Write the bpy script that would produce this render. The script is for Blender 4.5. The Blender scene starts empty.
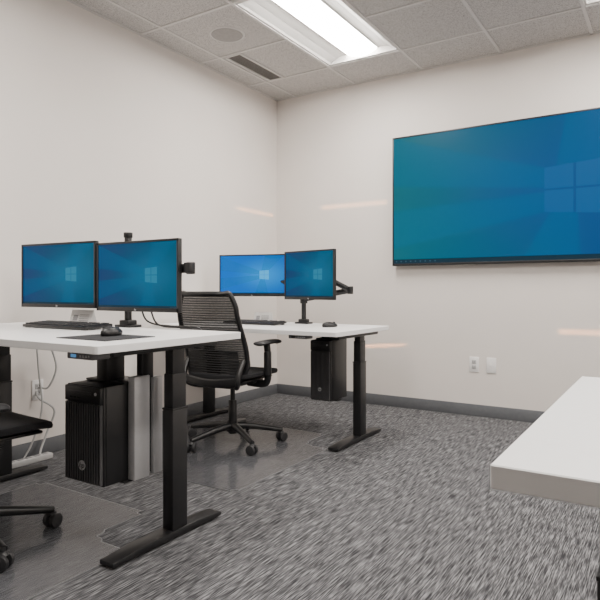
import bpy, bmesh, math
from mathutils import Vector, Matrix
from math import sin, cos, pi, radians

scene = bpy.context.scene
COL = scene.collection

# ------------------------------------------------------------------ materials
def new_mat(name):
    m = bpy.data.materials.new(name); m.use_nodes = True
    nt = m.node_tree
    return m, nt, nt.nodes['Principled BSDF'], nt.nodes['Material Output']

def mat(name, col, rough=0.5, metal=0.0, var=0.06, scale=40.0, bump=0.0, bscale=200.0, spec=0.5):
    m, nt, p, o = new_mat(name)
    N, L = nt.nodes, nt.links
    tc = N.new('ShaderNodeTexCoord')
    nz = N.new('ShaderNodeTexNoise'); nz.inputs['Scale'].default_value = scale
    nz.inputs['Detail'].default_value = 3
    L.new(tc.outputs['Object'], nz.inputs['Vector'])
    rp = N.new('ShaderNodeValToRGB')
    rp.color_ramp.elements[0].position = 0.3; rp.color_ramp.elements[1].position = 0.7
    rp.color_ramp.elements[0].color = (col[0]*(1-var), col[1]*(1-var), col[2]*(1-var), 1)
    rp.color_ramp.elements[1].color = (min(1, col[0]*(1+var)), min(1, col[1]*(1+var)), min(1, col[2]*(1+var)), 1)
    L.new(nz.outputs['Fac'], rp.inputs['Fac'])
    L.new(rp.outputs['Color'], p.inputs['Base Color'])
    p.inputs['Roughness'].default_value = rough
    p.inputs['Metallic'].default_value = metal
    p.inputs['Specular IOR Level'].default_value = spec
    if bump > 0:
        nb = N.new('ShaderNodeTexNoise'); nb.inputs['Scale'].default_value = bscale
        L.new(tc.outputs['Object'], nb.inputs['Vector'])
        b = N.new('ShaderNodeBump'); b.inputs['Strength'].default_value = bump
        b.inputs['Distance'].default_value = 0.002
        L.new(nb.outputs['Fac'], b.inputs['Height']); L.new(b.outputs['Normal'], p.inputs['Normal'])
    return m

def emis(name, col, strength):
    m, nt, p, o = new_mat(name)
    p.inputs['Base Color'].default_value = (0.005, 0.005, 0.005, 1)
    p.inputs['Emission Color'].default_value = (*col, 1)
    p.inputs['Emission Strength'].default_value = strength
    p.inputs['Roughness'].default_value = 0.4
    p.inputs['Specular IOR Level'].default_value = 0.1
    return m

M_wall = mat('painted_drywall', (0.725, 0.68, 0.642), 0.75, var=0.012, scale=3, bump=0.08, bscale=300)
M_base = mat('rubber_baseboard', (0.118, 0.124, 0.134), 0.5)
M_black = mat('black_powder_coat', (0.008, 0.008, 0.009), 0.42, bump=0.05)
M_plastic = mat('black_plastic', (0.009, 0.009, 0.010), 0.38)
M_plastic2 = mat('dark_gray_plastic', (0.022, 0.022, 0.024), 0.45)
M_panel = mat('gray_control_plastic', (0.09, 0.09, 0.095), 0.45)
M_wire = mat('black_flexor_plastic', (0.008, 0.008, 0.009), 0.55)
M_white = mat('white_laminate', (0.83, 0.825, 0.82), 0.35, var=0.01)
M_edge = mat('white_edge_band', (0.80, 0.80, 0.80), 0.45, var=0.01)
M_metalw = mat('gray_white_enamel', (0.50, 0.49, 0.475), 0.5, var=0.01)
M_silver = mat('satin_silver', (0.42, 0.42, 0.43), 0.4, 0.2, var=0.03)
M_wplastic = mat('white_plastic', (0.8, 0.79, 0.78), 0.35, var=0.01)
M_gplastic = mat('pale_gray_plastic', (0.46, 0.46, 0.46), 0.4, var=0.01)
M_fabric = mat('black_woven_fabric', (0.008, 0.008, 0.010), 0.9, var=0.3, scale=600, bump=0.4, bscale=900)
M_grid = mat('ceiling_grid_enamel', (0.60, 0.585, 0.57), 0.5, var=0.01)
M_pad = mat('mouse_pad_rubber', (0.012, 0.013, 0.016), 0.8)
M_gray = mat('gray_print', (0.25, 0.25, 0.26), 0.6)
M_dark = mat('dark_slot', (0.01, 0.01, 0.01), 0.8)
M_slot = mat('shaded_vent_slot', (0.06, 0.055, 0.05), 0.8)
M_slat = mat('vent_slat_gray', (0.20, 0.19, 0.18), 0.6)
M_speaker = mat('speaker_grille_gray', (0.32, 0.31, 0.30), 0.7, bump=0.3, bscale=600)
M_rib = mat('grille_rib', (0.05, 0.05, 0.053), 0.4)
M_lens = emis('troffer_lens_glow', (1.0, 0.945, 0.88), 57.0)
M_display = emis('blue_display', (0.08, 0.22, 0.42), 1.0)
M_taskbar = emis('screen_taskbar', (0.002, 0.03, 0.055), 1.0)
M_icon = emis('screen_icons', (0.04, 0.11, 0.16), 1.0)
M_key = mat('key_plastic', (0.016, 0.016, 0.018), 0.55)

def tile_mat():
    m, nt, p, o = new_mat('acoustic_ceiling_tile')
    N, L = nt.nodes, nt.links
    tc = N.new('ShaderNodeTexCoord')
    n = N.new('ShaderNodeTexNoise'); n.inputs['Scale'].default_value = 190; n.inputs['Detail'].default_value = 5
    L.new(tc.outputs['Object'], n.inputs['Vector'])
    r = N.new('ShaderNodeValToRGB')
    r.color_ramp.elements[0].position = 0.36; r.color_ramp.elements[0].color = (0.28, 0.27, 0.26, 1)
    r.color_ramp.elements[1].position = 0.52; r.color_ramp.elements[1].color = (0.56, 0.545, 0.53, 1)
    L.new(n.outputs['Fac'], r.inputs['Fac']); L.new(r.outputs['Color'], p.inputs['Base Color'])
    p.inputs['Roughness'].default_value = 0.95
    b = N.new('ShaderNodeBump'); b.inputs['Strength'].default_value = 0.25; b.inputs['Distance'].default_value = 0.002
    L.new(n.outputs['Fac'], b.inputs['Height']); L.new(b.outputs['Normal'], p.inputs['Normal'])
    return m
M_tile = tile_mat()

def carpet_mat():
    m, nt, p, o = new_mat('striated_gray_carpet')
    N, L = nt.nodes, nt.links
    tc = N.new('ShaderNodeTexCoord')
    def noise(sx, sy, detail, rot=0.0):
        mp = N.new('ShaderNodeMapping'); mp.inputs['Scale'].default_value = (sx, sy, 1)
        mp.inputs['Rotation'].default_value = (0, 0, rot)
        L.new(tc.outputs['Object'], mp.inputs['Vector'])
        n = N.new('ShaderNodeTexNoise'); n.inputs['Scale'].default_value = 1; n.inputs['Detail'].default_value = detail
        L.new(mp.outputs['Vector'], n.inputs['Vector']); return n
    a = noise(270, 13, 0); b = noise(480, 34, 0); c = noise(130, 7.0, 0)
    ma = N.new('ShaderNodeMix'); ma.data_type = 'FLOAT'; ma.inputs[0].default_value = 0.35
    L.new(a.outputs['Fac'], ma.inputs[2]); L.new(b.outputs['Fac'], ma.inputs[3])
    mb = N.new('ShaderNodeMix'); mb.data_type = 'FLOAT'; mb.inputs[0].default_value = 0.2
    L.new(ma.outputs[0], mb.inputs[2]); L.new(c.outputs['Fac'], mb.inputs[3])
    r = N.new('ShaderNodeValToRGB')
    e = r.color_ramp.elements
    e[0].position = 0.36; e[0].color = (0.030, 0.030, 0.033, 1)
    e[1].position = 0.66; e[1].color = (0.235, 0.234, 0.243, 1)
    x = e.new(0.5); x.color = (0.086, 0.086, 0.091, 1)
    L.new(mb.outputs[0], r.inputs['Fac']); L.new(r.outputs['Color'], p.inputs['Base Color'])
    p.inputs['Roughness'].default_value = 0.95
    p.inputs['Specular IOR Level'].default_value = 0.1
    bp = N.new('ShaderNodeBump'); bp.inputs['Strength'].default_value = 0.1; bp.inputs['Distance'].default_value = 0.002
    L.new(mb.outputs[0], bp.inputs['Height']); L.new(bp.outputs['Normal'], p.inputs['Normal'])
    return m
M_carpet = carpet_mat()

def alpha_mat(name, col, rough, alpha):
    m, nt, p, o = new_mat(name)
    N, L = nt.nodes, nt.links
    tc = N.new('ShaderNodeTexCoord'); n = N.new('ShaderNodeTexNoise'); n.inputs['Scale'].default_value = 90
    L.new(tc.outputs['Object'], n.inputs['Vector'])
    mr = N.new('ShaderNodeMapRange'); mr.inputs['To Min'].default_value = alpha*0.93; mr.inputs['To Max'].default_value = alpha*1.07
    L.new(n.outputs['Fac'], mr.inputs['Value']); L.new(mr.outputs['Result'], p.inputs['Alpha'])
    p.inputs['Base Color'].default_value = (*col, 1); p.inputs['Roughness'].default_value = rough
    return m
M_mat = alpha_mat('clear_vinyl_chair_mat', (0.135, 0.138, 0.152), 0.15, 0.5)
M_mat.node_tree.nodes['Principled BSDF'].inputs['Specular IOR Level'].default_value = 1.0
M_matedge = mat('vinyl_mat_edge', (0.17, 0.172, 0.18), 0.3)
M_net = alpha_mat('black_mesh_net', (0.006, 0.006, 0.007), 0.85, 0.86)
M_beam = alpha_mat('screen_light_beam', (0, 0, 0), 0.4, 0.22)
M_beam.node_tree.nodes['Principled BSDF'].inputs['Specular IOR Level'].default_value = 0.1
M_beam.node_tree.nodes['Principled BSDF'].inputs['Emission Color'].default_value = (0.0, 0.2, 0.42, 1)
M_beam.node_tree.nodes['Principled BSDF'].inputs['Emission Strength'].default_value = 1.0

def wallpaper(name, cl, cr, glow, strength, cx=0.69):
    m, nt, p, o = new_mat(name)
    N, L = nt.nodes, nt.links
    tc = N.new('ShaderNodeTexCoord')
    sep = N.new('ShaderNodeSeparateXYZ'); L.new(tc.outputs['UV'], sep.inputs[0])
    r = N.new('ShaderNodeValToRGB')
    r.color_ramp.elements[0].color = (*cl, 1); r.color_ramp.elements[1].color = (*cr, 1)
    L.new(sep.outputs['X'], r.inputs['Fac'])
    d = N.new('ShaderNodeVectorMath'); d.operation = 'DISTANCE'; d.inputs[1].default_value = (cx, 0.5, 0)
    L.new(tc.outputs['UV'], d.inputs[0])
    mr = N.new('ShaderNodeMapRange'); mr.inputs['From Min'].default_value = 0.0; mr.inputs['From Max'].default_value = 0.55
    mr.inputs['To Min'].default_value = 0.75; mr.inputs['To Max'].default_value = 0.0; mr.interpolation_type = 'SMOOTHSTEP'
    L.new(d.outputs['Value'], mr.inputs['Value'])
    mx = N.new('ShaderNodeMix'); mx.data_type = 'RGBA'
    L.new(mr.outputs['Result'], mx.inputs[0]); L.new(r.outputs['Color'], mx.inputs[6]); mx.inputs[7].default_value = (*glow, 1)
    L.new(mx.outputs[2], p.inputs['Emission Color']); p.inputs['Emission Strength'].default_value = strength
    p.inputs['Base Color'].default_value = (0.003, 0.003, 0.003, 1); p.inputs['Roughness'].default_value = 0.35
    p.inputs['Specular IOR Level'].default_value = 0.1
    return m
M_wp_tv = wallpaper('wallpaper_display', (0.0, 0.15, 0.20), (0.0, 0.06, 0.27), (0.0, 0.082, 0.28), 1.0, 0.71)
M_wp_a = wallpaper('wallpaper_monitor', (0.0, 0.042, 0.15), (0.0, 0.09, 0.17), (0.0, 0.15, 0.29), 1.0)
M_wp_b = wallpaper('wallpaper_monitor_vivid', (0.0, 0.17, 0.75), (0.0, 0.15, 0.64), (0.0, 0.40, 1.0), 1.0)
M_pane = emis('logo_pane', (0.01, 0.21, 0.36), 1.0)
M_pane_b = emis('logo_pane_bright', (0.06, 0.55, 1.1), 1.0)
M_pane_tv = emis('logo_pane_dim', (0.0, 0.108, 0.325), 1.0)

# ------------------------------------------------------------------ mesh helpers
def merge(bm, tmp, mtx=None):
    if mtx is not None: bmesh.ops.transform(tmp, matrix=mtx, verts=tmp.verts)
    me = bpy.data.meshes.new('tmp'); tmp.to_mesh(me); tmp.free()
    bm.from_mesh(me); bpy.data.meshes.remove(me)

def box(bm, c, s, bevel=0.0, seg=2, rot=None, mi=0):
    t = bmesh.new(); bmesh.ops.create_cube(t, size=1.0)
    for v in t.verts:
        v.co.x *= s[0]; v.co.y *= s[1]; v.co.z *= s[2]
    if bevel > 0:
        bmesh.ops.bevel(t, geom=list(t.edges), offset=bevel, segments=seg, profile=0.5, affect='EDGES', clamp_overlap=True)
    for f in t.faces: f.material_index = mi
    M = Matrix.Translation(Vector(c))
    if rot is not None: M = M @ rot
    merge(bm, t, M)

def cyl(bm, p0, p1, r0, r1=None, seg=24, mi=0, bevel=0.0):
    if r1 is None: r1 = r0
    p0 = Vector(p0); p1 = Vector(p1); d = p1 - p0
    t = bmesh.new()
    bmesh.ops.create_cone(t, cap_ends=True, segments=seg, radius1=r0, radius2=r1, depth=d.length)
    if bevel > 0:
        es = [e for e in t.edges if abs(e.verts[0].co.z - e.verts[1].co.z) < 1e-6]
        bmesh.ops.bevel(t, geom=es, offset=bevel, segments=2, profile=0.5, affect='EDGES')
    for f in t.faces: f.material_index = mi
    q = d.to_track_quat('Z', 'Y')
    merge(bm, t, Matrix.Translation((p0+p1)/2) @ q.to_matrix().to_4x4())

def catmull(pts, n=6, closed=False):
    pts = [Vector(p) for p in pts]; out = []; m = len(pts)
    rng = m if closed else m-1
    for i in range(rng):
        if closed: a, b, c, d = pts[(i-1) % m], pts[i], pts[(i+1) % m], pts[(i+2) % m]
        else: a, b, c, d = pts[max(i-1, 0)], pts[i], pts[i+1], pts[min(i+2, m-1)]
        for k in range(n):
            t = k/n
            out.append(0.5*((2*b)+(c-a)*t+(2*a-5*b+4*c-d)*t*t+(3*b-a-3*c+d)*t**3))
    if not closed: out.append(pts[-1])
    return out

def tube(bm, pts, r, seg=8, closed=False, smooth=0, mi=0, ry=None):
    if smooth: pts = catmull(pts, smooth, closed)
    pts = [Vector(p) for p in pts]; n = len(pts); rings = []
    up = None
    for i, p in enumerate(pts):
        if closed: d = pts[(i+1) % n]-pts[i-1]
        else: d = pts[min(i+1, n-1)]-pts[max(i-1, 0)]
        d.normalize()
        if up is None:
            up = Vector((0, 0, 1)) if abs(d.z) < 0.9 else Vector((0, 1, 0))
        up = (up-d*up.dot(d)).normalized(); s = d.cross(up)
        rr = r if not callable(r) else r(i/(n-1))
        r2 = rr if ry is None else ry
        rings.append([bm.verts.new(p+(s*cos(2*pi*k/seg)*rr+up*sin(2*pi*k/seg)*r2)) for k in range(seg)])
    for i in range(n if closed else n-1):
        A, B = rings[i], rings[(i+1) % n]
        for k in range(seg):
            f = bm.faces.new((A[k], A[(k+1) % seg], B[(k+1) % seg], B[k])); f.material_index = mi
    if not closed:
        for R in (rings[0], rings[-1]):
            try: f = bm.faces.new(R); f.material_index = mi
            except ValueError: pass

def quad(bm, vs, mi=0):
    f = bm.faces.new([bm.verts.new(v) for v in vs]); f.material_index = mi; return f

def finish(name, bm, mats, parent=None, smooth=True, recalc=True, loc=None, kind=None):
    if recalc: bmesh.ops.recalc_face_normals(bm, faces=bm.faces)
    me = bpy.data.meshes.new(name); bm.to_mesh(me); bm.free()
    for m in (mats if isinstance(mats, (list, tuple)) else [mats]): me.materials.append(m)
    if smooth:
        for p in me.polygons: p.use_smooth = True
        try: me.set_sharp_from_angle(angle=radians(35))
        except Exception: pass
    o = bpy.data.objects.new(name, me); COL.objects.link(o)
    if parent is not None: o.parent = parent
    if loc: o.location = loc
    if kind: o['kind'] = kind
    return o

def root(name, loc, label, category, rz=0.0, group=None):
    o = bpy.data.objects.new(name, None); COL.objects.link(o)
    o.empty_display_size = 0.1
    o.location = loc; o.rotation_euler = (0, 0, rz)
    o['label'] = label; o['category'] = category
    if group: o['group'] = group
    return o

def text_mesh(bm, s, size, mtx, mi=0, shear=0.25, ext=0.0006):
    cu = bpy.data.curves.new('t', 'FONT'); cu.body = s; cu.size = size; cu.extrude = ext
    cu.align_x = 'CENTER'; cu.align_y = 'CENTER'; cu.shear = shear
    ob = bpy.data.objects.new('t', cu); COL.objects.link(ob)
    bpy.context.view_layer.update()
    me = bpy.data.meshes.new_from_object(ob)
    t = bmesh.new(); t.from_mesh(me)
    for f in t.faces: f.material_index = mi
    merge(bm, t, mtx)
    bpy.data.objects.remove(ob); bpy.data.meshes.remove(me)

FACE_MY = Matrix.Rotation(radians(90), 4, 'X')   # text lying in XY -> stands facing -Y

# ------------------------------------------------------------------ room
RX, RY, H = 5.6, -7.0, 2.74
def slab(name, c, s, m):
    bm = bmesh.new(); box(bm, c, s); return finish(name, bm, m, smooth=False, kind='structure')
slab('floor', (RX/2, RY/2, -0.05), (RX+0.2, -RY+0.2, 0.1), M_carpet)
slab('wall_left', (-0.05, RY/2, H/2+0.1), (0.1, -RY+0.2, H+0.2), M_wall)
slab('wall_right', (RX+0.05, RY/2, H/2+0.1), (0.1, -RY+0.2, H+0.2), M_wall)
slab('wall_back', (RX/2, 0.05, H/2+0.1), (RX, 0.1, H+0.2), M_wall)
slab('wall_front', (RX/2, RY-0.05, H/2+0.1), (RX, 0.1, H+0.2), M_wall)
BH = 0.09
def baseb(name, c, s):
    bm = bmesh.new(); box(bm, c, s, bevel=0.002); finish(name, bm, M_base, kind='structure')
baseb('baseboard_left', (0.004, RY/2, BH/2), (0.008, -RY, BH))
baseb('baseboard_back', (RX/2, -0.004, BH/2), (RX-0.016, 0.008, BH))
baseb('baseboard_right', (RX-0.004, RY/2, BH/2), (0.008, -RY, BH))
baseb('baseboard_front', (RX/2, RY+0.004, BH/2), (RX-0.016, 0.008, BH))

T = 0.61
GX = [0.0]+[0.215+T*i for i in range(9)]+[RX]
GY = [0.0]+[-0.46-T*i for i in range(11)]+[RY]
lights = []
for ix in (2, 5, 8):  # fixtures out of view are added to light the room
    for iy in (1, 5):
        lights.append((ix, iy))
blocked = set()
for ix, iy in lights:
    blocked.add((ix, iy)); blocked.add((ix, iy+1))
bm = bmesh.new()
for i in range(len(GX)-1):
    for j in range(len(GY)-1):
        if (i, j) in blocked: continue
        x0, x1, y0, y1 = GX[i], GX[i+1], GY[j+1], GY[j]
        if x1-x0 < 0.02 or y1-y0 < 0.02: continue
        box(bm, ((x0+x1)/2, (y0+y1)/2, H+0.01), (x1-x0, y1-y0, 0.02))
finish('ceiling', bm, M_tile, smooth=False, kind='structure')
slab('light_block_cap', (RX/2, RY/2, H+0.2), (RX+0.2, -RY+0.2, 0.04), M_grid)   # unseen cap added above the suspended ceiling to block outside light
bm = bmesh.new()
for i, x in enumerate(GX[1:-1], 1):
    box(bm, (x, RY/2, H-0.002), (0.020, -RY, 0.006))
for j, y in enumerate(GY[1:-1], 1):
    for i in range(len(GX)-1):
        if (i, j) in blocked and (i, j-1) in blocked: continue
        box(bm, ((GX[i]+GX[i+1])/2, y, H-0.002), (GX[i+1]-GX[i]-0.0202, 0.020, 0.006))
for c, s in (((0.011, RY/2, H-0.002), (0.022, -RY, 0.006)), ((RX/2, -0.011, H-0.002), (RX, 0.022, 0.006)),
             ((RX-0.011, RY/2, H-0.002), (0.022, -RY, 0.006)), ((RX/2, RY+0.011, H-0.002), (RX, 0.022, 0.006))):
    box(bm, c, s)
finish('trim_2', bm, M_grid, smooth=False, kind='structure')

# troffers
LW = 0.125
def troffer_meshes():
    W, D = 0.588/2, 1.198/2
    bm = bmesh.new()
    prof = [(-W, 0.0), (-W+0.012, 0.0), (-W+0.022, 0.012), (-0.22, 0.038), (-0.17, 0.050), (-0.145, 0.052), (-LW-0.004, 0.048), (-LW, 0.048)]
    for sgn in (1, -1):
        for a, b in zip(prof[:-1], prof[1:]):
            quad(bm, [(sgn*a[0], -D, a[1]), (sgn*b[0], -D, b[1]), (sgn*b[0], D, b[1]), (sgn*a[0], D, a[1])])
    for sgn in (1, -1):
        y = sgn*D
        quad(bm, [(-W, y, 0), (W, y, 0), (W, y-sgn*0.02, 0), (-W, y-sgn*0.02, 0)])
        quad(bm, [(-W, y-sgn*0.02, 0), (W, y-sgn*0.02, 0), (W, y-sgn*0.02, 0.08), (-W, y-sgn*0.02, 0.08)])
    for vs in ([(-W, -D, 0), (-W, D, 0), (-W, D, 0.1), (-W, -D, 0.1)], [(W, -D, 0), (W, D, 0), (W, D, 0.1), (W, -D, 0.1)],
               [(-W, -D, 0), (W, -D, 0), (W, -D, 0.1), (-W, -D, 0.1)], [(-W, D, 0), (W, D, 0), (W, D, 0.1), (-W, D, 0.1)],
               [(-W, -D, 0.1), (W, -D, 0.1), (W, D, 0.1), (-W, D, 0.1)]):
        quad(bm, vs)
    me1 = finish('x', bm, M_metalw)
    bm = bmesh.new(); n = 12
    for k in range(n):
        a0 = -1+2*k/n; a1 = -1+2*(k+1)/n
        z0 = 0.012+0.036*a0*a0; z1 = 0.012+0.036*a1*a1
        quad(bm, [(LW*a0, -D+0.02, z0), (LW*a0, D-0.02, z0), (LW*a1, D-0.02, z1), (LW*a1, -D+0.02, z1)])
    me2 = finish('x', bm, M_lens, recalc=False)
    return me1, me2
h0, l0 = troffer_meshes()
mh, ml = h0.data, l0.data
bpy.data.objects.remove(h0); bpy.data.objects.remove(l0)
for ix, iy in lights:
    cx = (GX[ix]+GX[ix+1])/2; cy = (GY[iy]+GY[iy+2])/2
    r = root('ceiling_light', (cx, cy, H), 'recessed white rectangular troffer with glowing curved lens', 'ceiling light', group='recessed troffer lights in the ceiling')
    a = bpy.data.objects.new('housing', mh); b = bpy.data.objects.new('diffuser_lens', ml)
    for o in (a, b): COL.objects.link(o); o.parent = r

# speaker
r = root('ceiling_speaker', ((GX[1]+GX[2])/2, (GY[2]+GY[3])/2+0.02, H), 'round gray ceiling speaker set in an acoustic tile', 'speaker')
bm = bmesh.new(); cyl(bm, (0, 0, -0.006), (0, 0, 0), 0.118, 0.125, 48); finish('trim_ring', bm, M_grid, r)
bm = bmesh.new(); cyl(bm, (0, 0, -0.009), (0, 0, -0.005), 0.106, 0.110, 48); finish('grille', bm, M_speaker, r)
# air vent
r = root('air_vent', (0.325, (GY[1]+GY[2])/2, H), 'linear slot air diffuser with dark slots in the ceiling', 'vent')
bm = bmesh.new()
for dx in (-0.07, 0.07): box(bm, (dx, 0, -0.004), (0.02, 0.58, 0.008), 0.001)
for dy in (-0.285, 0.285): box(bm, (0, dy, -0.004), (0.14, 0.012, 0.008), 0.001)
finish('vent_frame', bm, M_grid, r)
bm = bmesh.new(); box(bm, (0, 0, -0.0005), (0.12, 0.56, 0.001)); finish('slot_backing', bm, M_slot, r)
bm = bmesh.new()
for k in range(7): box(bm, (-0.048+0.016*k, 0, -0.003), (0.006, 0.56, 0.004))
finish('slats', bm, M_slat, r)

# ------------------------------------------------------------------ screens
def screen_mesh(w, h, logo):
    """stands in XZ, faces -Y, centred"""
    bm = bmesh.new(); uv = bm.loops.layers.uv.new('UVMap')
    def q(pts, mi, y):
        f = bm.faces.new([bm.verts.new(((u-0.5)*w, y, (v-0.5)*h)) for u, v in pts]); f.material_index = mi
        for l, (u, v) in zip(f.loops, pts): l[uv].uv = (u, v)
    q([(0, 0), (1, 0), (1, 1), (0, 1)], 0, 0)
    cx, cy, s = logo; asp = h/w
    W = s*asp*1.05
    def P(a, b):
        return (cx-W/2+a*W, cy+b*s/2*(0.84+0.16*a))
    g = 0.022
    q([(0.0, 0.12), P(0, -1), P(0, -0.1), (0.0, 0.42)], 2, -0.0003)
    q([(0.0, 0.62), P(0, 0.1), P(0, 1), (0.0, 1.0)], 2, -0.0003)
    q([P(0.2, 1), P(1, 1), (1.0, 1.0), (0.7, 1.0)], 2, -0.0003)
    q([P(0.55, -1), P(0.1, -1), (0.55, 0.033), (0.75, 0.033)], 2, -0.0003)
    for a0, a1 in ((0, 0.5-g), (0.5+g, 1)):
        for b0, b1 in ((-1, -0.04), (0.04, 1)):
            q([P(a0, b0), P(a1, b0), P(a1, b1), P(a0, b1)], 1, -0.0006)
    q([(0, 0), (1, 0), (1, 0.033), (0, 0.033)], 3, -0.0006)
    for k in range(9):
        u = 0.01+0.022*k
        q([(u, 0.012), (u+0.006, 0.012), (u+0.006, 0.021), (u, 0.021)], 4, -0.0009)
    for k in range(5):
        u = 0.92+0.015*k
        q([(u, 0.012), (u+0.006, 0.012), (u+0.006, 0.021), (u, 0.021)], 4, -0.0009)
    return bm

def add_screen(w, h, wp, pane, parent, y, z=0, logo=(0.69, 0.5, 0.25)):
    bm = screen_mesh(w, h, logo)
    o = finish('screen', bm, [wp, pane, M_beam, M_taskbar, M_icon], parent, smooth=False, recalc=False, loc=(0, y, z))
    o['label'] = 'lit blue desktop wallpaper with a four-pane window emblem'
    return o

# TV
tw, th = 1.87, 1.045
r = root('wall_television', (1.195+tw/2, 0, 1.162), 'large wall-mounted flat television showing blue desktop wallpaper', 'television')
bm = bmesh.new()
box(bm, (0, -0.045, th/2), (tw, 0.035, th), 0.003)
bz = 0.011; bb = 0.018
box(bm, (0, -0.064, th-bz/2), (tw, 0.006, bz), 0.001); box(bm, (0, -0.064, bb/2), (tw, 0.006, bb), 0.001)
for sx in (-1, 1): box(bm, (sx*(tw/2-bz/2), -0.064, th/2), (bz, 0.006, th), 0.001)
finish('bezel', bm, M_plastic, r)
bm = bmesh.new(); box(bm, (0, -0.014, th/2), (0.8, 0.028, 0.5), 0.002); finish('wall_bracket', bm, M_black, r)
add_screen(tw-2*bz, th-bz-bb, M_wp_tv, M_pane_tv, r, -0.0632, (th-bz+bb)/2, (0.73, 0.49, 0.37))

def monitor(loc, rz, w=0.54, h=0.32, wp=M_wp_a, pane=M_pane, label='black flat monitor showing blue desktop wallpaper'):
    """loc = centre of the bottom edge of the front face"""
    r = root('monitor', loc, label, 'monitor', rz)
    bm = bmesh.new()
    box(bm, (0, 0.012, h/2), (w, 0.018, h), 0.003)
    b = 0.010; bb = 0.018
    box(bm, (0, 0.0, h-b/2), (w, 0.008, b), 0.001); box(bm, (0, 0.0, bb/2), (w, 0.008, bb), 0.001)
    for sx in (-1, 1): box(bm, (sx*(w/2-b/2), 0, h/2), (b, 0.008, h), 0.001)
    box(bm, (0, 0.027, h*0.5), (w*0.62, 0.022, h*0.6), 0.008)
    finish('housing', bm, M_plastic, r)
    add_screen(w-2*b, h-b-bb, wp, pane, r, 0.0005, (h-b+bb)/2)
    bm = bmesh.new()
    text_mesh(bm, 'hp', 0.013, Matrix.Translation((0, -0.0045, bb/2)) @ FACE_MY)
    finish('maker_logo', bm, M_silver, r, smooth=False)
    return r

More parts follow.
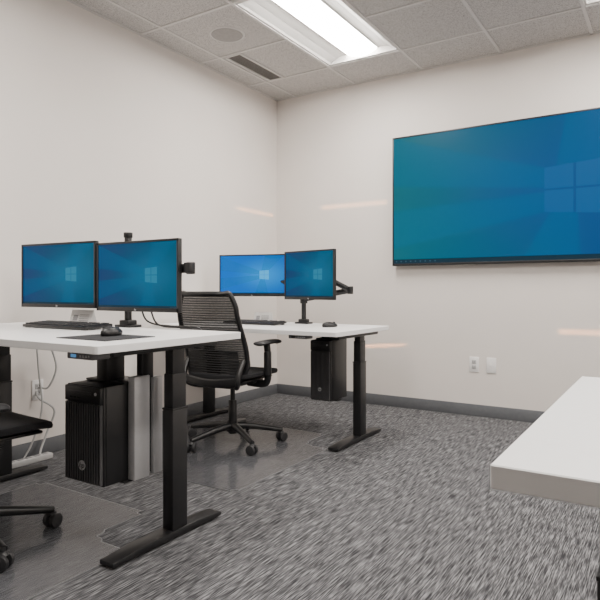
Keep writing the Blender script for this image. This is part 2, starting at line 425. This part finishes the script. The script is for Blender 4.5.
# ------------------------------------------------------------------ desks
def desk(cx, cy, w, d, ht, leg_inset, foot_y, col_dy, label, foot_len=0.59, bracket=None, corner=0.012, panel_in=0.27):
    r = root('standing_desk', (cx, cy, 0), label, 'desk')
    th = 0.027
    bm = bmesh.new()
    t = bmesh.new(); bmesh.ops.create_cube(t, size=1)
    for v in t.verts: v.co = Vector((v.co.x*w, v.co.y*d, v.co.z*th))
    ve = [e for e in t.edges if abs(e.verts[0].co.z-e.verts[1].co.z) > 0.001]
    bmesh.ops.bevel(t, geom=ve, offset=corner, segments=4, profile=0.5, affect='EDGES')
    he = [e for e in t.edges if abs(e.verts[0].co.z-e.verts[1].co.z) < 0.001 and len(e.link_faces) == 2 and abs(e.calc_face_angle(0)) > 1]
    bmesh.ops.bevel(t, geom=he, offset=0.0015, segments=1, profile=0.5, affect='EDGES')
    for f in t.faces:
        f.material_index = 0 if abs(f.normal.z) > 0.9 else 1
    merge(bm, t, Matrix.Translation((0, 0, ht-th/2)))
    finish('desktop', bm, [M_white, M_edge], r)
    lx = w/2-leg_inset
    for sx in (-1, 1):
        bm = bmesh.new(); y = foot_y+col_dy; x = sx*lx
        box(bm, (x, y, 0.03+0.235), (0.057, 0.082, 0.47), 0.006)
        box(bm, (x, y, 0.5+0.065), (0.050, 0.075, 0.15), 0.005)
        box(bm, (x, y, (0.6+ht-th)/2), (0.043, 0.067, ht-th-0.6), 0.004)
        box(bm, (x, y, 0.502), (0.059, 0.084, 0.008), 0.002)
        box(bm, (x, foot_y, ht-th-0.015), (0.05, min(d-0.12, 0.55), 0.03), 0.004)
        leg = finish('leg', bm, M_black, r)
        bm = bmesh.new()
        t = bmesh.new(); bmesh.ops.create_cube(t, size=1)
        bmesh.ops.subdivide_edges(t, edges=[e for e in t.edges if abs(e.verts[0].co.y-e.verts[1].co.y) > 0.5], cuts=3)
        for v in t.verts:
            v.co = Vector((v.co.x*0.070, v.co.y*foot_len, v.co.z*0.026))
            if v.co.z > 0 and abs(v.co.y) > foot_len*0.4: v.co.z -= 0.010
        bmesh.ops.bevel(t, geom=[e for e in t.edges if e.is_boundary or e.calc_face_angle(0) > 0.8], offset=0.003, segments=2, profile=0.5, affect='EDGES')
        merge(bm, t, Matrix.Translation((x, foot_y, 0.021)))
        for s2 in (-1, 1): cyl(bm, (x, foot_y+s2*(foot_len/2-0.04), 0), (x, foot_y+s2*(foot_len/2-0.04), 0.014), 0.02, seg=16)
        finish('foot', bm, M_black, leg)
    bm = bmesh.new()
    for yy in (-0.05, 0.05): box(bm, (0, foot_y+col_dy+yy, ht-th-0.018), (2*lx-0.04, 0.03, 0.03), 0.003)
    box(bm, (0, foot_y+col_dy+0.12, ht-th-0.045), (2*lx-0.3, 0.1, 0.003))
    box(bm, (0, foot_y+col_dy+0.17, ht-th-0.024), (2*lx-0.3, 0.003, 0.045))
    box(bm, (0, foot_y+col_dy+0.07, ht-th-0.024), (2*lx-0.3, 0.003, 0.045))
    finish('frame_rail', bm, M_black, r)
    px = w/2-panel_in; yo = 0.012
    bm = bmesh.new(); box(bm, (px, -d/2+0.035+yo, ht-th-0.011), (0.13, 0.07, 0.022), 0.004)
    p = finish('control_panel', bm, M_panel, r)
    bm = bmesh.new(); box(bm, (px-0.03, -d/2-0.0005+yo, ht-th-0.011), (0.026, 0.002, 0.010)); finish('display', bm, M_display if bracket and ht > 0.75 else M_dark, p)
    for k in range(4):
        bm = bmesh.new(); box(bm, (px+0.006+0.014*k, -d/2-0.001+yo, ht-th-0.011), (0.007, 0.003, 0.007), 0.001)
        finish('button', bm, M_gray, p)
    if bracket:
        x0, x1, yf, yb, zb, zt = bracket
        bm = bmesh.new()
        xc = (x0+x1)/2; ym = (yf+yb)/2
        box(bm, (xc, ym, ht-th-0.006), (0.09, 0.2, 0.012), 0.002)
        box(bm, (xc, ym, (zt+0.005+ht-th)/2), (0.06, 0.09, ht-th-zt-0.005), 0.003)
        box(bm, (xc, ym, zt+0.004), (x1-x0+0.012, 0.06, 0.008), 0.001)
        box(bm, (x0-0.004, ym, (zb+zt)/2), (0.005, 0.05, zt-zb), 0.001)
        box(bm, (xc, ym, zb-0.005), (x1-x0+0.012, 0.06, 0.008), 0.001)
        finish('computer_bracket', bm, M_black, r)
    return r

PC1 = (1.12, 1.336, -3.068, -2.80, 0.228, 0.602)
PC2 = (1.13, 1.28, -1.25, -1.02, 0.25, 0.64)
def loc6(p, cx, cy): return (p[0]-cx, p[1]-cx, p[2]-cy, p[3]-cy, p[4], p[5])
d1 = desk(0.865, -2.935, 1.48, 0.73, 0.79, 0.137, 0.068, 0.048, 'white height-adjustable desk with black T-shaped legs holding two monitors', bracket=loc6(PC1, 0.865, -2.935), foot_len=0.57, panel_in=0.10)
d2 = desk(0.78, -1.23, 1.48, 0.74, 0.725, 0.10, 0.075, 0.045, 'white height-adjustable desk with black legs near the corner', foot_len=0.61, bracket=loc6(PC2, 0.78, -1.23))
desk(2.952+0.74, -3.457, 1.48, 0.774, 0.775, 0.095, 0.05, 0.0, 'bare white height-adjustable desk with black legs', corner=0.003)
# pale holder plates beside the first computer (part of desk one)
o1 = Vector((0.865, -2.935, 0))
bm = bmesh.new()
box(bm, Vector((1.358, -2.905, 0.43))-o1, (0.038, 0.078, 0.40), 0.003)
box(bm, Vector((1.358, -2.822, 0.425))-o1, (0.038, 0.048, 0.385), 0.003)
hp_ = finish('computer_holder', bm, M_silver, d1); hp_['label'] = 'pale gray two-part computer holder'
bm = bmesh.new()
box(bm, Vector((1.350, -2.856, 0.43))-o1, (0.022, 0.024, 0.38)); box(bm, Vector((1.354, -2.87, 0.69))-o1, (0.03, 0.06, 0.145), 0.002)
finish('holder_rail', bm, M_black, hp_)

# ------------------------------------------------------------------ computers
def computer(p, label, lr=0.0185):
    x0, x1, yf, yb, zb, zt = p
    cx = (x0+x1)/2; w = x1-x0; d = yb-yf; h = zt-zb
    r = root('desktop_computer', (cx, yf, zb), label, 'computer')
    bm = bmesh.new(); box(bm, (0, d/2+0.012, h/2), (w, d-0.024, h), 0.004)
    finish('case', bm, M_plastic, r)
    bm = bmesh.new()
    box(bm, (0, 0.018, h/2), (w, 0.012, h), 0.004)
    n = 15
    for k in range(n):
        x = -w/2+0.008+(w-0.016)*k/(n-1)
        box(bm, (x, 0.006, h*0.42), (0.006, 0.014, h*0.80), 0.001, seg=1, mi=1)
    box(bm, (0, 0.006, h*0.91), (w-0.006, 0.014, h*0.16), 0.003)
    finish('front_panel', bm, [M_plastic, M_rib], r)
    bm = bmesh.new()
    box(bm, (-0.01, -0.002, h*0.93), (w*0.6, 0.003, 0.010), 0.001)
    finish('disc_drive', bm, M_plastic2, r)
    bm = bmesh.new(); cyl(bm, (w*0.36, -0.003, h*0.93), (w*0.36, 0, h*0.93), 0.006, seg=20); finish('power_button', bm, M_silver, r)
    for k in range(3):
        bm = bmesh.new(); box(bm, (-w*0.3+0.022*k, -0.0015, h*0.875), (0.014, 0.002, 0.006)); finish('port', bm, M_dark, r)
    bm = bmesh.new()
    z = h*0.19
    cyl(bm, (0.0, -0.0035, z), (0.0, 0.0005, z), lr, seg=40, mi=0)
    text_mesh(bm, 'hp', lr*1.7, Matrix.Translation((0.0, -0.0042, z+0.001)) @ FACE_MY, mi=1)
    finish('maker_logo', bm, [M_silver, M_plastic], r)
    return r
computer(PC1, 'black tower computer hung under the desk in a bracket')
computer(PC2, 'black tower computer hung beneath the corner desk', 0.012)

# ------------------------------------------------------------------ monitors + stands
m1 = monitor((1.065, -2.66, 0.868), 0.0, 0.535, 0.322, label='black flat monitor nearer the desk end, blue wallpaper')
ang = math.atan2(-2.665+2.705, 0.795-0.25)
monitor((0.523, -2.684, 0.878), ang, 0.54, 0.325, label='black flat monitor closer to the wall, blue wallpaper')
monitor((0.432, -0.955, 0.918), math.atan2(0.14, 0.515), 0.54, 0.318, wp=M_wp_b, pane=M_pane_b, label='black flat monitor with vivid bright blue wallpaper')
monitor((1.045, -1.13, 0.90), math.atan2(-0.10, 0.46), 0.465, 0.335, label='black flat monitor turned slightly on its arm')

def monitor_stand(px, py, zd, ztop, targets, label):
    r = root('monitor_stand', (px, py, zd), label, 'monitor stand')
    bm = bmesh.new(); box(bm, (0, 0, 0.006), (0.11, 0.07, 0.012), 0.003); box(bm, (0, 0, 0.022), (0.06, 0.06, 0.024), 0.006)
    finish('base_plate', bm, M_black, r)
    bm = bmesh.new(); cyl(bm, (0, 0, 0.02), (0, 0, ztop-zd), 0.017, seg=24, bevel=0.002)
    cyl(bm, (0, 0, ztop-zd-0.02), (0, 0, ztop-zd+0.004), 0.021, seg=24, bevel=0.002)
    finish('pole', bm, M_black, r)
    for (x, y, z, ex, ey, ez, sz) in targets:
        bm = bmesh.new()
        t = Vector((x-px, y-py, z-zd)); e = Vector((ex-px, ey-py, ez-zd)); s = Vector((0, 0, sz-zd))
        cyl(bm, s-Vector((0, 0, 0.03)), s+Vector((0, 0, 0.03)), 0.027, seg=24, bevel=0.003)
        tube(bm, [s, e], 0.015, 10, ry=0.02)
        cyl(bm, e-Vector((0, 0, 0.026)), e+Vector((0, 0, 0.026)), 0.020, seg=20, bevel=0.003)
        tube(bm, [e, t], 0.014, 10, ry=0.019)
        cyl(bm, t+Vector((0, 0, -0.025)), t+Vector((0, 0, 0.025)), 0.018, seg=20, bevel=0.003)
        a = finish('arm', bm, M_black, r)
        bm = bmesh.new(); box(bm, t+Vector((0, -0.014, 0)), (0.10, 0.006, 0.10), 0.002)
        finish('mounting_plate', bm, M_plastic2, a)
    return r
s1 = monitor_stand(0.94, -2.595, 0.79, 1.235, [(1.14, -2.600, 1.05, 1.345, -2.60, 1.062, 1.062), (0.523, -2.620, 1.03, 0.66, -2.575, 1.03, 0.98)], 'black pole stand on the desk holding two monitors')
bm = bmesh.new(); box(bm, Vector((1.362, -2.63, 1.062))-Vector((0.94, -2.595, 0.79)), (0.036, 0.03, 0.046), 0.005)
finish('joint_cover', bm, M_plastic, s1)
monitor_stand(0.90, -0.96, 0.725, 1.06, [(1.06, -1.068, 1.09, 1.29, -0.99, 0.965, 0.90), (0.46, -0.885, 1.07, 0.70, -0.88, 1.02, 1.0)], 'black pole stand with folded arms holding two monitors')

# ------------------------------------------------------------------ desk items
def keyboard(x, y, z, rz, label):
    r = root('keyboard', (x, y, z), label, 'keyboard', rz)
    bm = bmesh.new(); box(bm, (0, 0, 0.013), (0.45, 0.15, 0.014), 0.004, rot=Matrix.Rotation(radians(3), 4, 'X'))
    for sx in (-1, 1): box(bm, (sx*0.2, 0.055, 0.005), (0.03, 0.012, 0.010)); box(bm, (sx*0.2, -0.06, 0.003), (0.03, 0.012, 0.006))
    finish('case', bm, M_plastic, r)
    bm = bmesh.new()
    for j in range(6):
        n = 21
        for i in range(n):
            if i in (14, 18) or (j == 0 and 4 <= i <= 8): continue
            box(bm, (-0.21+0.021*i, -0.055+0.0215*j, 0.0222+(-0.055+0.0215*j)*0.052), (0.017, 0.017, 0.006), 0.0015, seg=1)
    box(bm, (-0.084, -0.055, 0.0194), (0.104, 0.017, 0.006), 0.0015, seg=1)
    finish('keys', bm, M_key, r, kind='stuff')
def mouse(x, y, z, rz, label):
    r = root('computer_mouse', (x, y, z), label, 'mouse', rz)
    t = bmesh.new(); bmesh.ops.create_uvsphere(t, u_segments=24, v_segments=16, radius=1)
    for v in t.verts:
        c = v.co; z_ = max(c.z, -0.35)
        v.co = Vector((c.x*0.031*(1-0.12*abs(c.y)), c.y*0.055, 0.0125+z_*0.0245*(1-0.18*c.y)))
    bm = bmesh.new(); mnz = min(v.co.z for v in t.verts)
    merge(bm, t, Matrix.Translation((0, 0, -mnz))); finish('shell', bm, M_plastic, r)
    bm = bmesh.new(); cyl(bm, (-0.004, 0.03, 0.026), (0.004, 0.03, 0.026), 0.009, seg=20); finish('scroll_wheel', bm, M_plastic2, r)
keyboard(0.76, -2.80, 0.79, 0.02, 'slim black keyboard on the white desk')
r = root('mouse_pad', (1.355, -3.06, 0.79), 'thin black rectangular mouse pad', 'mouse pad')
bm = bmesh.new(); box(bm, (0, 0, 0.0015), (0.27, 0.23, 0.003), 0.001); finish('pad', bm, M_pad, r)
mouse(1.325, -3.01, 0.793, 0.2, 'black computer mouse resting on the pad')
keyboard(0.64, -1.2, 0.725, 0.0, 'slim black keyboard on the corner desk')
mouse(1.25, -1.2, 0.725, -0.6, 'black computer mouse on the bare desk top')

def card(x, y, z, rz, label):
    r = root('tent_card', (x, y, z), label, 'tent card', rz)
    bm = bmesh.new()
    w, h, d = 0.14, 0.078, 0.028
    quad(bm, [(-w/2, -d, 0), (w/2, -d, 0), (w/2, 0, h), (-w/2, 0, h)])
    quad(bm, [(-w/2, d, 0), (w/2, d, 0), (w/2, 0, h), (-w/2, 0, h)])
    bmesh.ops.solidify(bm, geom=bm.faces[:], thickness=0.002)
    finish('folded_card', bm, M_wplastic, r, smooth=False)
    bm = bmesh.new()
    rt = Matrix.Rotation(-math.atan2(d, h), 4, 'X')
    box(bm, (-0.035, -d*0.5-0.002, h*0.5), (0.028, 0.001, 0.028), rot=rt)
    for k in range(4): box(bm, (0.022, -d*(0.68-0.12*k)-0.0018, h*(0.32+0.12*k)), (0.06, 0.001, 0.003), rot=rt)
    finish('print', bm, M_gray, r, smooth=False)
card(0.66, -2.635, 0.79, 0.15, 'small white folded card standing behind the keyboard')
card(0.60, -1.04, 0.725, 0.15, 'small white folded card below the corner monitor')

# ------------------------------------------------------------------ chairs
def chair(x, y, rz, arm_h, label, base_rot=0.0, arm_y=0.0, seat_y=0.0, arm_x=0.29):
    r = root('office_chair', (x, y, 0.0035), label, 'chair', rz)
    bm = bmesh.new()
    cyl(bm, (0, 0, 0.075), (0, 0, 0.125), 0.042, 0.034, 28, bevel=0.004)
    for k in range(5):
        a = radians(90+72*k+18)+base_rot
        d = Vector((cos(a), sin(a), 0))
        pts = [d*0.03+Vector((0, 0, 0.108)), d*0.12+Vector((0, 0, 0.102)), d*0.22+Vector((0, 0, 0.086)), d*0.315+Vector((0, 0, 0.070))]
        tube(bm, pts, lambda t: 0.024-0.009*t, 12, smooth=4)
    base = finish('base', bm, M_plastic, r)
    for k in range(5):
        a = radians(90+72*k+18)+base_rot
        d = Vector((cos(a), sin(a), 0)); s = Vector((-sin(a+0.6), cos(a+0.6), 0)); c = d*0.312+Vector((0, 0, 0.029))
        bm = bmesh.new()
        for sg in (-1, 1): cyl(bm, c+s*sg*0.009, c+s*sg*0.027, 0.029, seg=24, bevel=0.004)
        cyl(bm, c-s*0.01, c+s*0.01, 0.012, seg=12)
        cyl(bm, c+Vector((0, 0, 0.005)), c+Vector((0, 0, 0.05)), 0.008, seg=12)
        cyl(bm, c+Vector((0, 0, 0.022)), c+Vector((0, 0, 0.034)), 0.02, 0.012, seg=16)
        finish('caster', bm, M_plastic2, base)
    bm = bmesh.new(); cyl(bm, (0, 0, 0.06), (0, 0, 0.27), 0.028, 0.026, seg=24, bevel=0.003); cyl(bm, (0, 0, 0.27), (0, 0, 0.385), 0.015, seg=20)
    finish('gas_lift', bm, M_plastic, r)
    bm = bmesh.new()
    box(bm, (0, -0.02, 0.385), (0.17, 0.26, 0.045), 0.014); box(bm, (0, 0.0, 0.402), (0.38, 0.12, 0.02), 0.006)
    cyl(bm, (0.08, 0.02, 0.385), (0.21, 0.02, 0.385), 0.006, seg=12); cyl(bm, (0.20, 0.02, 0.385), (0.23, 0.02, 0.385), 0.012, seg=12)
    finish('tilt_mechanism', bm, M_plastic, r)
    # cushion: superellipse plan, domed pillow section, drooping front
    bm = bmesh.new(); NR, NS = 10, 48; rings = []
    def prof(side):
        out = []
        for i in range(NR+1):
            t = i/NR*pi/2
            out.append((sin(t), side*cos(t)))
        return out
    def pt(rr, zz, a):
        n = 3.6; ca, sa = cos(a), sin(a)
        k = (abs(ca)**n+abs(sa)**n)**(-1/n)
        x_, y_ = ca*k*rr, sa*k*rr
        z = 0.443+(0.024 if zz > 0 else 0.026)*(abs(zz)**0.45)*(1 if zz > 0 else -1)
        z += -0.035*max(0, y_-0.5)**2*3 + 0.014*abs(x_)**3
        return Vector((x_*0.25, y_*0.235+0.01+seat_y, z))
    seq = prof(1)+prof(-1)[::-1][1:]
    for rr, zz in seq[1:-1]:
        rings.append([bm.verts.new(pt(rr, zz, 2*pi*k/NS)) for k in range(NS)])
    top = bm.verts.new(pt(0, 1, 0)); bot = bm.verts.new(pt(0, -1, 0))
    for k in range(NS):
        bm.faces.new((top, rings[0][k], rings[0][(k+1) % NS])); bm.faces.new((bot, rings[-1][(k+1) % NS], rings[-1][k]))
        for i in range(len(rings)-1):
            bm.faces.new((rings[i][k], rings[i+1][k], rings[i+1][(k+1) % NS], rings[i][(k+1) % NS]))
    finish('seat', bm, M_fabric, r)
    bm = bmesh.new(); box(bm, (0, seat_y, 0.415), (0.38, 0.35, 0.012), 0.005); finish('seat_pan', bm, M_plastic, r)
    def S(u, v):
        wdt = 0.210-0.018*v+0.014*sin(pi*v)
        z = 0.432+0.508*v
        y = -0.205-0.08*v-0.03*v*v+0.02*sin(2*pi*v) + 0.045*u*u
        return Vector((u*wdt-0.008, y, z))
    bm = bmesh.new()
    pts = []
    m = 10; c = 0.10
    for i in range(m+1): pts.append(S(-0.85+1.7*i/m, 0.0))
    for i in range(1, m): pts.append(S(1.0, c*0.5+(1-c)*i/m))
    for i in range(m+1): pts.append(S(0.88-1.76*i/m, 1.0))
    for i in range(1, m): pts.append(S(-1.0, 1-(c*0.5+(1-c)*i/m)))
    tube(bm, pts, 0.015, 10, closed=True, smooth=3)
    for sx in (-1, 1):
        tube(bm, [S(sx*0.93, 0.22)+Vector((0, -0.012, 0)), Vector((sx*0.195-0.008, -0.225, 0.46)), Vector((sx*0.18, -0.225, 0.405)), Vector((sx*0.13, -0.16, 0.378)), Vector((sx*0.06, -0.08, 0.378))], 0.016, 10, smooth=6)
    tube(bm, [Vector((-0.195, -0.225, 0.425)), Vector((0, -0.255, 0.41)), Vector((0.185, -0.225, 0.425))], 0.012, 8, smooth=6, ry=0.026)
    back = finish('backrest', bm, M_plastic, r)
    bm = bmesh.new()
    nr = 36
    for j in range(1, nr):
        v = j/nr
        tube(bm, [S(-0.97+1.94*i/10, v)+Vector((0, -0.004, 0)) for i in range(11)], 0.0036, 6)
    for j in range(9):
        box(bm, S(0, 0.03+0.037*j)+Vector((0, 0.008, 0)), (0.36, 0.005, 0.017), 0.002)
    finish('flexor_wires', bm, M_wire, back)
    bm = bmesh.new(); nu, nv = 12, 14
    g = [[bm.verts.new(S(-0.98+1.96*i/nu, 0.01+0.98*j/nv)+Vector((0, 0.003, 0))) for i in range(nu+1)] for j in range(nv+1)]
    for j in range(nv):
        for i in range(nu): bm.faces.new((g[j][i], g[j][i+1], g[j+1][i+1], g[j+1][i]))
    finish('mesh_fabric', bm, M_net, back)
    for sx in (-1, 1):
        bm = bmesh.new(); ax = arm_x
        tube(bm, [(sx*0.12, -0.01, 0.390), (sx*(ax-0.03), -0.01+arm_y*0.6, 0.388), (sx*(ax+0.008), -0.01+arm_y, 0.42), (sx*(ax+0.012), -0.015+arm_y, arm_h-0.09), (sx*(ax+0.004), -0.015+arm_y, arm_h-0.01)], 0.016, 12, smooth=6, ry=0.022)
        if arm_h-0.05-0.44 > 0.02: box(bm, (sx*(ax+0.010), -0.015+arm_y, (0.44+arm_h-0.05)/2), (0.034, 0.052, arm_h-0.05-0.44), 0.012, seg=3)
        a = finish('armrest', bm, M_plastic, r)
        bm = bmesh.new()
        tube(bm, [(sx*ax, -0.105+arm_y, arm_h-0.004), (sx*ax, -0.09+arm_y, arm_h), (sx*ax, 0.02+arm_y, arm_h+0.002), (sx*ax, 0.10+arm_y, arm_h), (sx*ax, 0.12+arm_y, arm_h-0.006)],
             lambda t: 0.041*(1-abs(2*t-1)**6*0.55), 16, smooth=6, ry=0.014)
        finish('arm_pad', bm, M_plastic2, a)
    return r
chair(0.785, -1.62, radians(6), 0.642, 'black office chair with see-through mesh back facing the corner desk', arm_x=0.252)
chair(0.87, -3.32, radians(-4), 0.555, 'black office chair pulled up to the desk on a clear mat', base_rot=radians(34), arm_y=-0.11, seat_y=0.03)

# ------------------------------------------------------------------ chair mats
def chair_mat(cx, x0, x1, y0, y1, lx0, lx1, ly, label):
    r = root('chair_mat', (cx, (y0+y1)/2, 0), label, 'chair mat')
    ox, oy = cx, (y0+y1)/2
    pts = [(x0, y0), (x1, y0), (x1, y1), (lx1+0.05, y1), (lx1, y1+0.05), (lx1, ly), (lx0, ly), (lx0, y1+0.05), (lx0-0.05, y1), (x0, y1)]
    bm = bmesh.new()
    bm.faces.new([bm.verts.new((x-ox, y-oy, 0.0)) for x, y in pts])
    bmesh.ops.bevel(bm, geom=[v for v in bm.verts], offset=0.03, segments=5, affect='VERTICES')
    ex = bmesh.ops.extrude_face_region(bm, geom=bm.faces[:])
    for v in [g for g in ex['geom'] if isinstance(g, bmesh.types.BMVert)]: v.co.z += 0.0035
    bmesh.ops.recalc_face_normals(bm, faces=bm.faces)
    for f in bm.faces:
        if abs(f.normal.z) < 0.5: f.material_index = 1
    topf = [f for f in bm.faces if f.normal.z > 0.5]
    res = bmesh.ops.inset_region(bm, faces=topf, thickness=0.004, depth=0.0, use_boundary=True)
    for f in res['faces']: f.material_index = 1
    finish('mat_sheet', bm, [M_mat, M_matedge], r)
chair_mat(0.85, 0.37, 1.43, -4.25, -3.02, 0.45, 1.2, -2.72, 'clear vinyl chair mat with lip on gray carpet')
chair_mat(0.78, 0.21, 1.365, -2.32, -1.42, 0.40, 1.17, -1.12, 'translucent vinyl chair mat under the mesh-back chair')

# ------------------------------------------------------------------ wall plates, cords
def plate(name, loc, rz, label, kind):
    r = root(name, loc, label, kind, rz)
    bm = bmesh.new(); box(bm, (0, -0.003, 0), (0.072, 0.006, 0.116), 0.002); finish('cover_plate', bm, M_wplastic, r)
    if name == 'power_outlet':
        for dz in (-0.02, 0.02):
            bm = bmesh.new()
            box(bm, (0, -0.007, dz), (0.034, 0.003, 0.03), 0.001)
            for dx in (-0.007, 0.007): box(bm, (dx, -0.0087, dz+0.003), (0.003, 0.001, 0.010), mi=1)
            cyl(bm, (0, -0.0092, dz-0.009), (0, -0.008, dz-0.009), 0.0025, seg=10, mi=1)
            finish('receptacle', bm, [M_gplastic, M_dark], r)
    else:
        bm = bmesh.new()
        box(bm, (0, -0.0064, 0), (0.018, 0.0012, 0.020), 0.0005)
        finish('blank_insert', bm, M_wplastic, r)
    return r
plate('power_outlet', (1.843, 0, 0.395), 0, 'white duplex power outlet on the wall', 'outlet')
plate('data_outlet', (1.972, 0, 0.395), 0, 'plain white network plate on the wall', 'outlet')
po = plate('power_outlet', (0, -2.45, 0.385), radians(90), 'white power outlet with cords plugged in beside desk', 'outlet')

def cord(name, pts, rad, m, parent, ploc, prz=0.0):
    Mi = (Matrix.Translation(Vector(ploc)) @ Matrix.Rotation(prz, 4, 'Z')).inverted()
    bm = bmesh.new(); tube(bm, [Mi @ Vector(p) for p in pts], rad, 8, smooth=8); finish(name, bm, m, parent)
ps = root('power_strip', (0.10, -2.57, 0.0), 'pale power strip with cords on the carpet by the wall', 'power strip')
bm = bmesh.new(); box(bm, (0, 0, 0.016), (0.05, 0.28, 0.032), 0.006); finish('body', bm, M_gplastic, ps)
for k in range(5):
    bm = bmesh.new(); box(bm, (0, -0.10+0.05*k, 0.033), (0.026, 0.03, 0.003), 0.001); finish('socket', bm, M_gray, ps)
PSL = (0.10, -2.57, 0.0)
cord('power_cord', [(0.012, -2.44, 0.40), (0.06, -2.42, 0.40), (0.09, -2.39, 0.50), (0.09, -2.41, 0.60), (0.11, -2.48, 0.70), (0.12, -2.53, 0.76)], 0.006, M_gplastic, po, (0, -2.45, 0.385), radians(90))
cord('power_cord', [(0.012, -2.46, 0.37), (0.05, -2.47, 0.34), (0.06, -2.38, 0.26), (0.05, -2.42, 0.14), (0.07, -2.47, 0.06), (0.1, -2.50, 0.03)], 0.006, M_gplastic, ps, PSL)
cord('power_cord', [(0.10, -2.60, 0.03), (0.11, -2.55, 0.12), (0.12, -2.50, 0.30), (0.09, -2.50, 0.50), (0.11, -2.535, 0.75)], 0.005, M_gplastic, ps, PSL)
cord('display_cable', [(1.1, -2.62, 0.93), (1.12, -2.60, 0.83), (1.17, -2.60, 0.803), (1.26, -2.60, 0.80), (1.33, -2.59, 0.80), (1.37, -2.565, 0.795), (1.375, -2.555, 0.74)], 0.004, M_plastic, m1, (1.065, -2.66, 0.868))
cord('display_cable', [(1.04, -2.62, 0.94), (1.05, -2.595, 0.84), (1.10, -2.585, 0.81), (1.2, -2.58, 0.803), (1.29, -2.575, 0.802), (1.315, -2.557, 0.79), (1.32, -2.55, 0.74)], 0.004, M_plastic, m1, (1.065, -2.66, 0.868))

# ------------------------------------------------------------------ slivers of warm evening light on the walls
def sliver(loc, target, sx, sy, power):
    l = bpy.data.lights.new('sun_sliver', 'AREA'); l.shape = 'RECTANGLE'; l.size = sx; l.size_y = sy
    l.energy = power; l.color = (1.0, 0.42, 0.14); l.spread = radians(0.5)
    o = bpy.data.objects.new('sun_sliver', l); COL.objects.link(o); o.location = loc
    o.rotation_euler = (Vector(target)-Vector(loc)).to_track_quat('-Z', 'Y').to_euler()
sliver((0.95, -6.9, 1.75), (0.80, 0, 1.70), 0.62, 0.02, 0.095)
sliver((2.9, -6.9, 0.98), (2.62, 0, 0.67), 0.35, 0.015, 0.06)
sliver((5.5, -2.6, 1.9), (0, -0.33, 1.66), 0.5, 0.02, 0.075)
sliver((5.5, -1.6, 0.95), (1.09, 0, 0.50), 0.12, 0.015, 0.05)

# ------------------------------------------------------------------ world & camera
w = bpy.data.worlds.new('World'); scene.world = w; w.use_nodes = True
w.node_tree.nodes['Background'].inputs[0].default_value = (0.5, 0.5, 0.5, 1)
w.node_tree.nodes['Background'].inputs[1].default_value = 0.3

cam = bpy.data.cameras.new('camera'); co = bpy.data.objects.new('camera', cam); COL.objects.link(co)
co.location = (3.12, -4.495, 0.966); co.rotation_euler = (radians(90), 0, radians(32.5))
cam.lens = 34.98; cam.sensor_width = 36; cam.shift_y = -10/600; cam.clip_start = 0.02
scene.camera = co
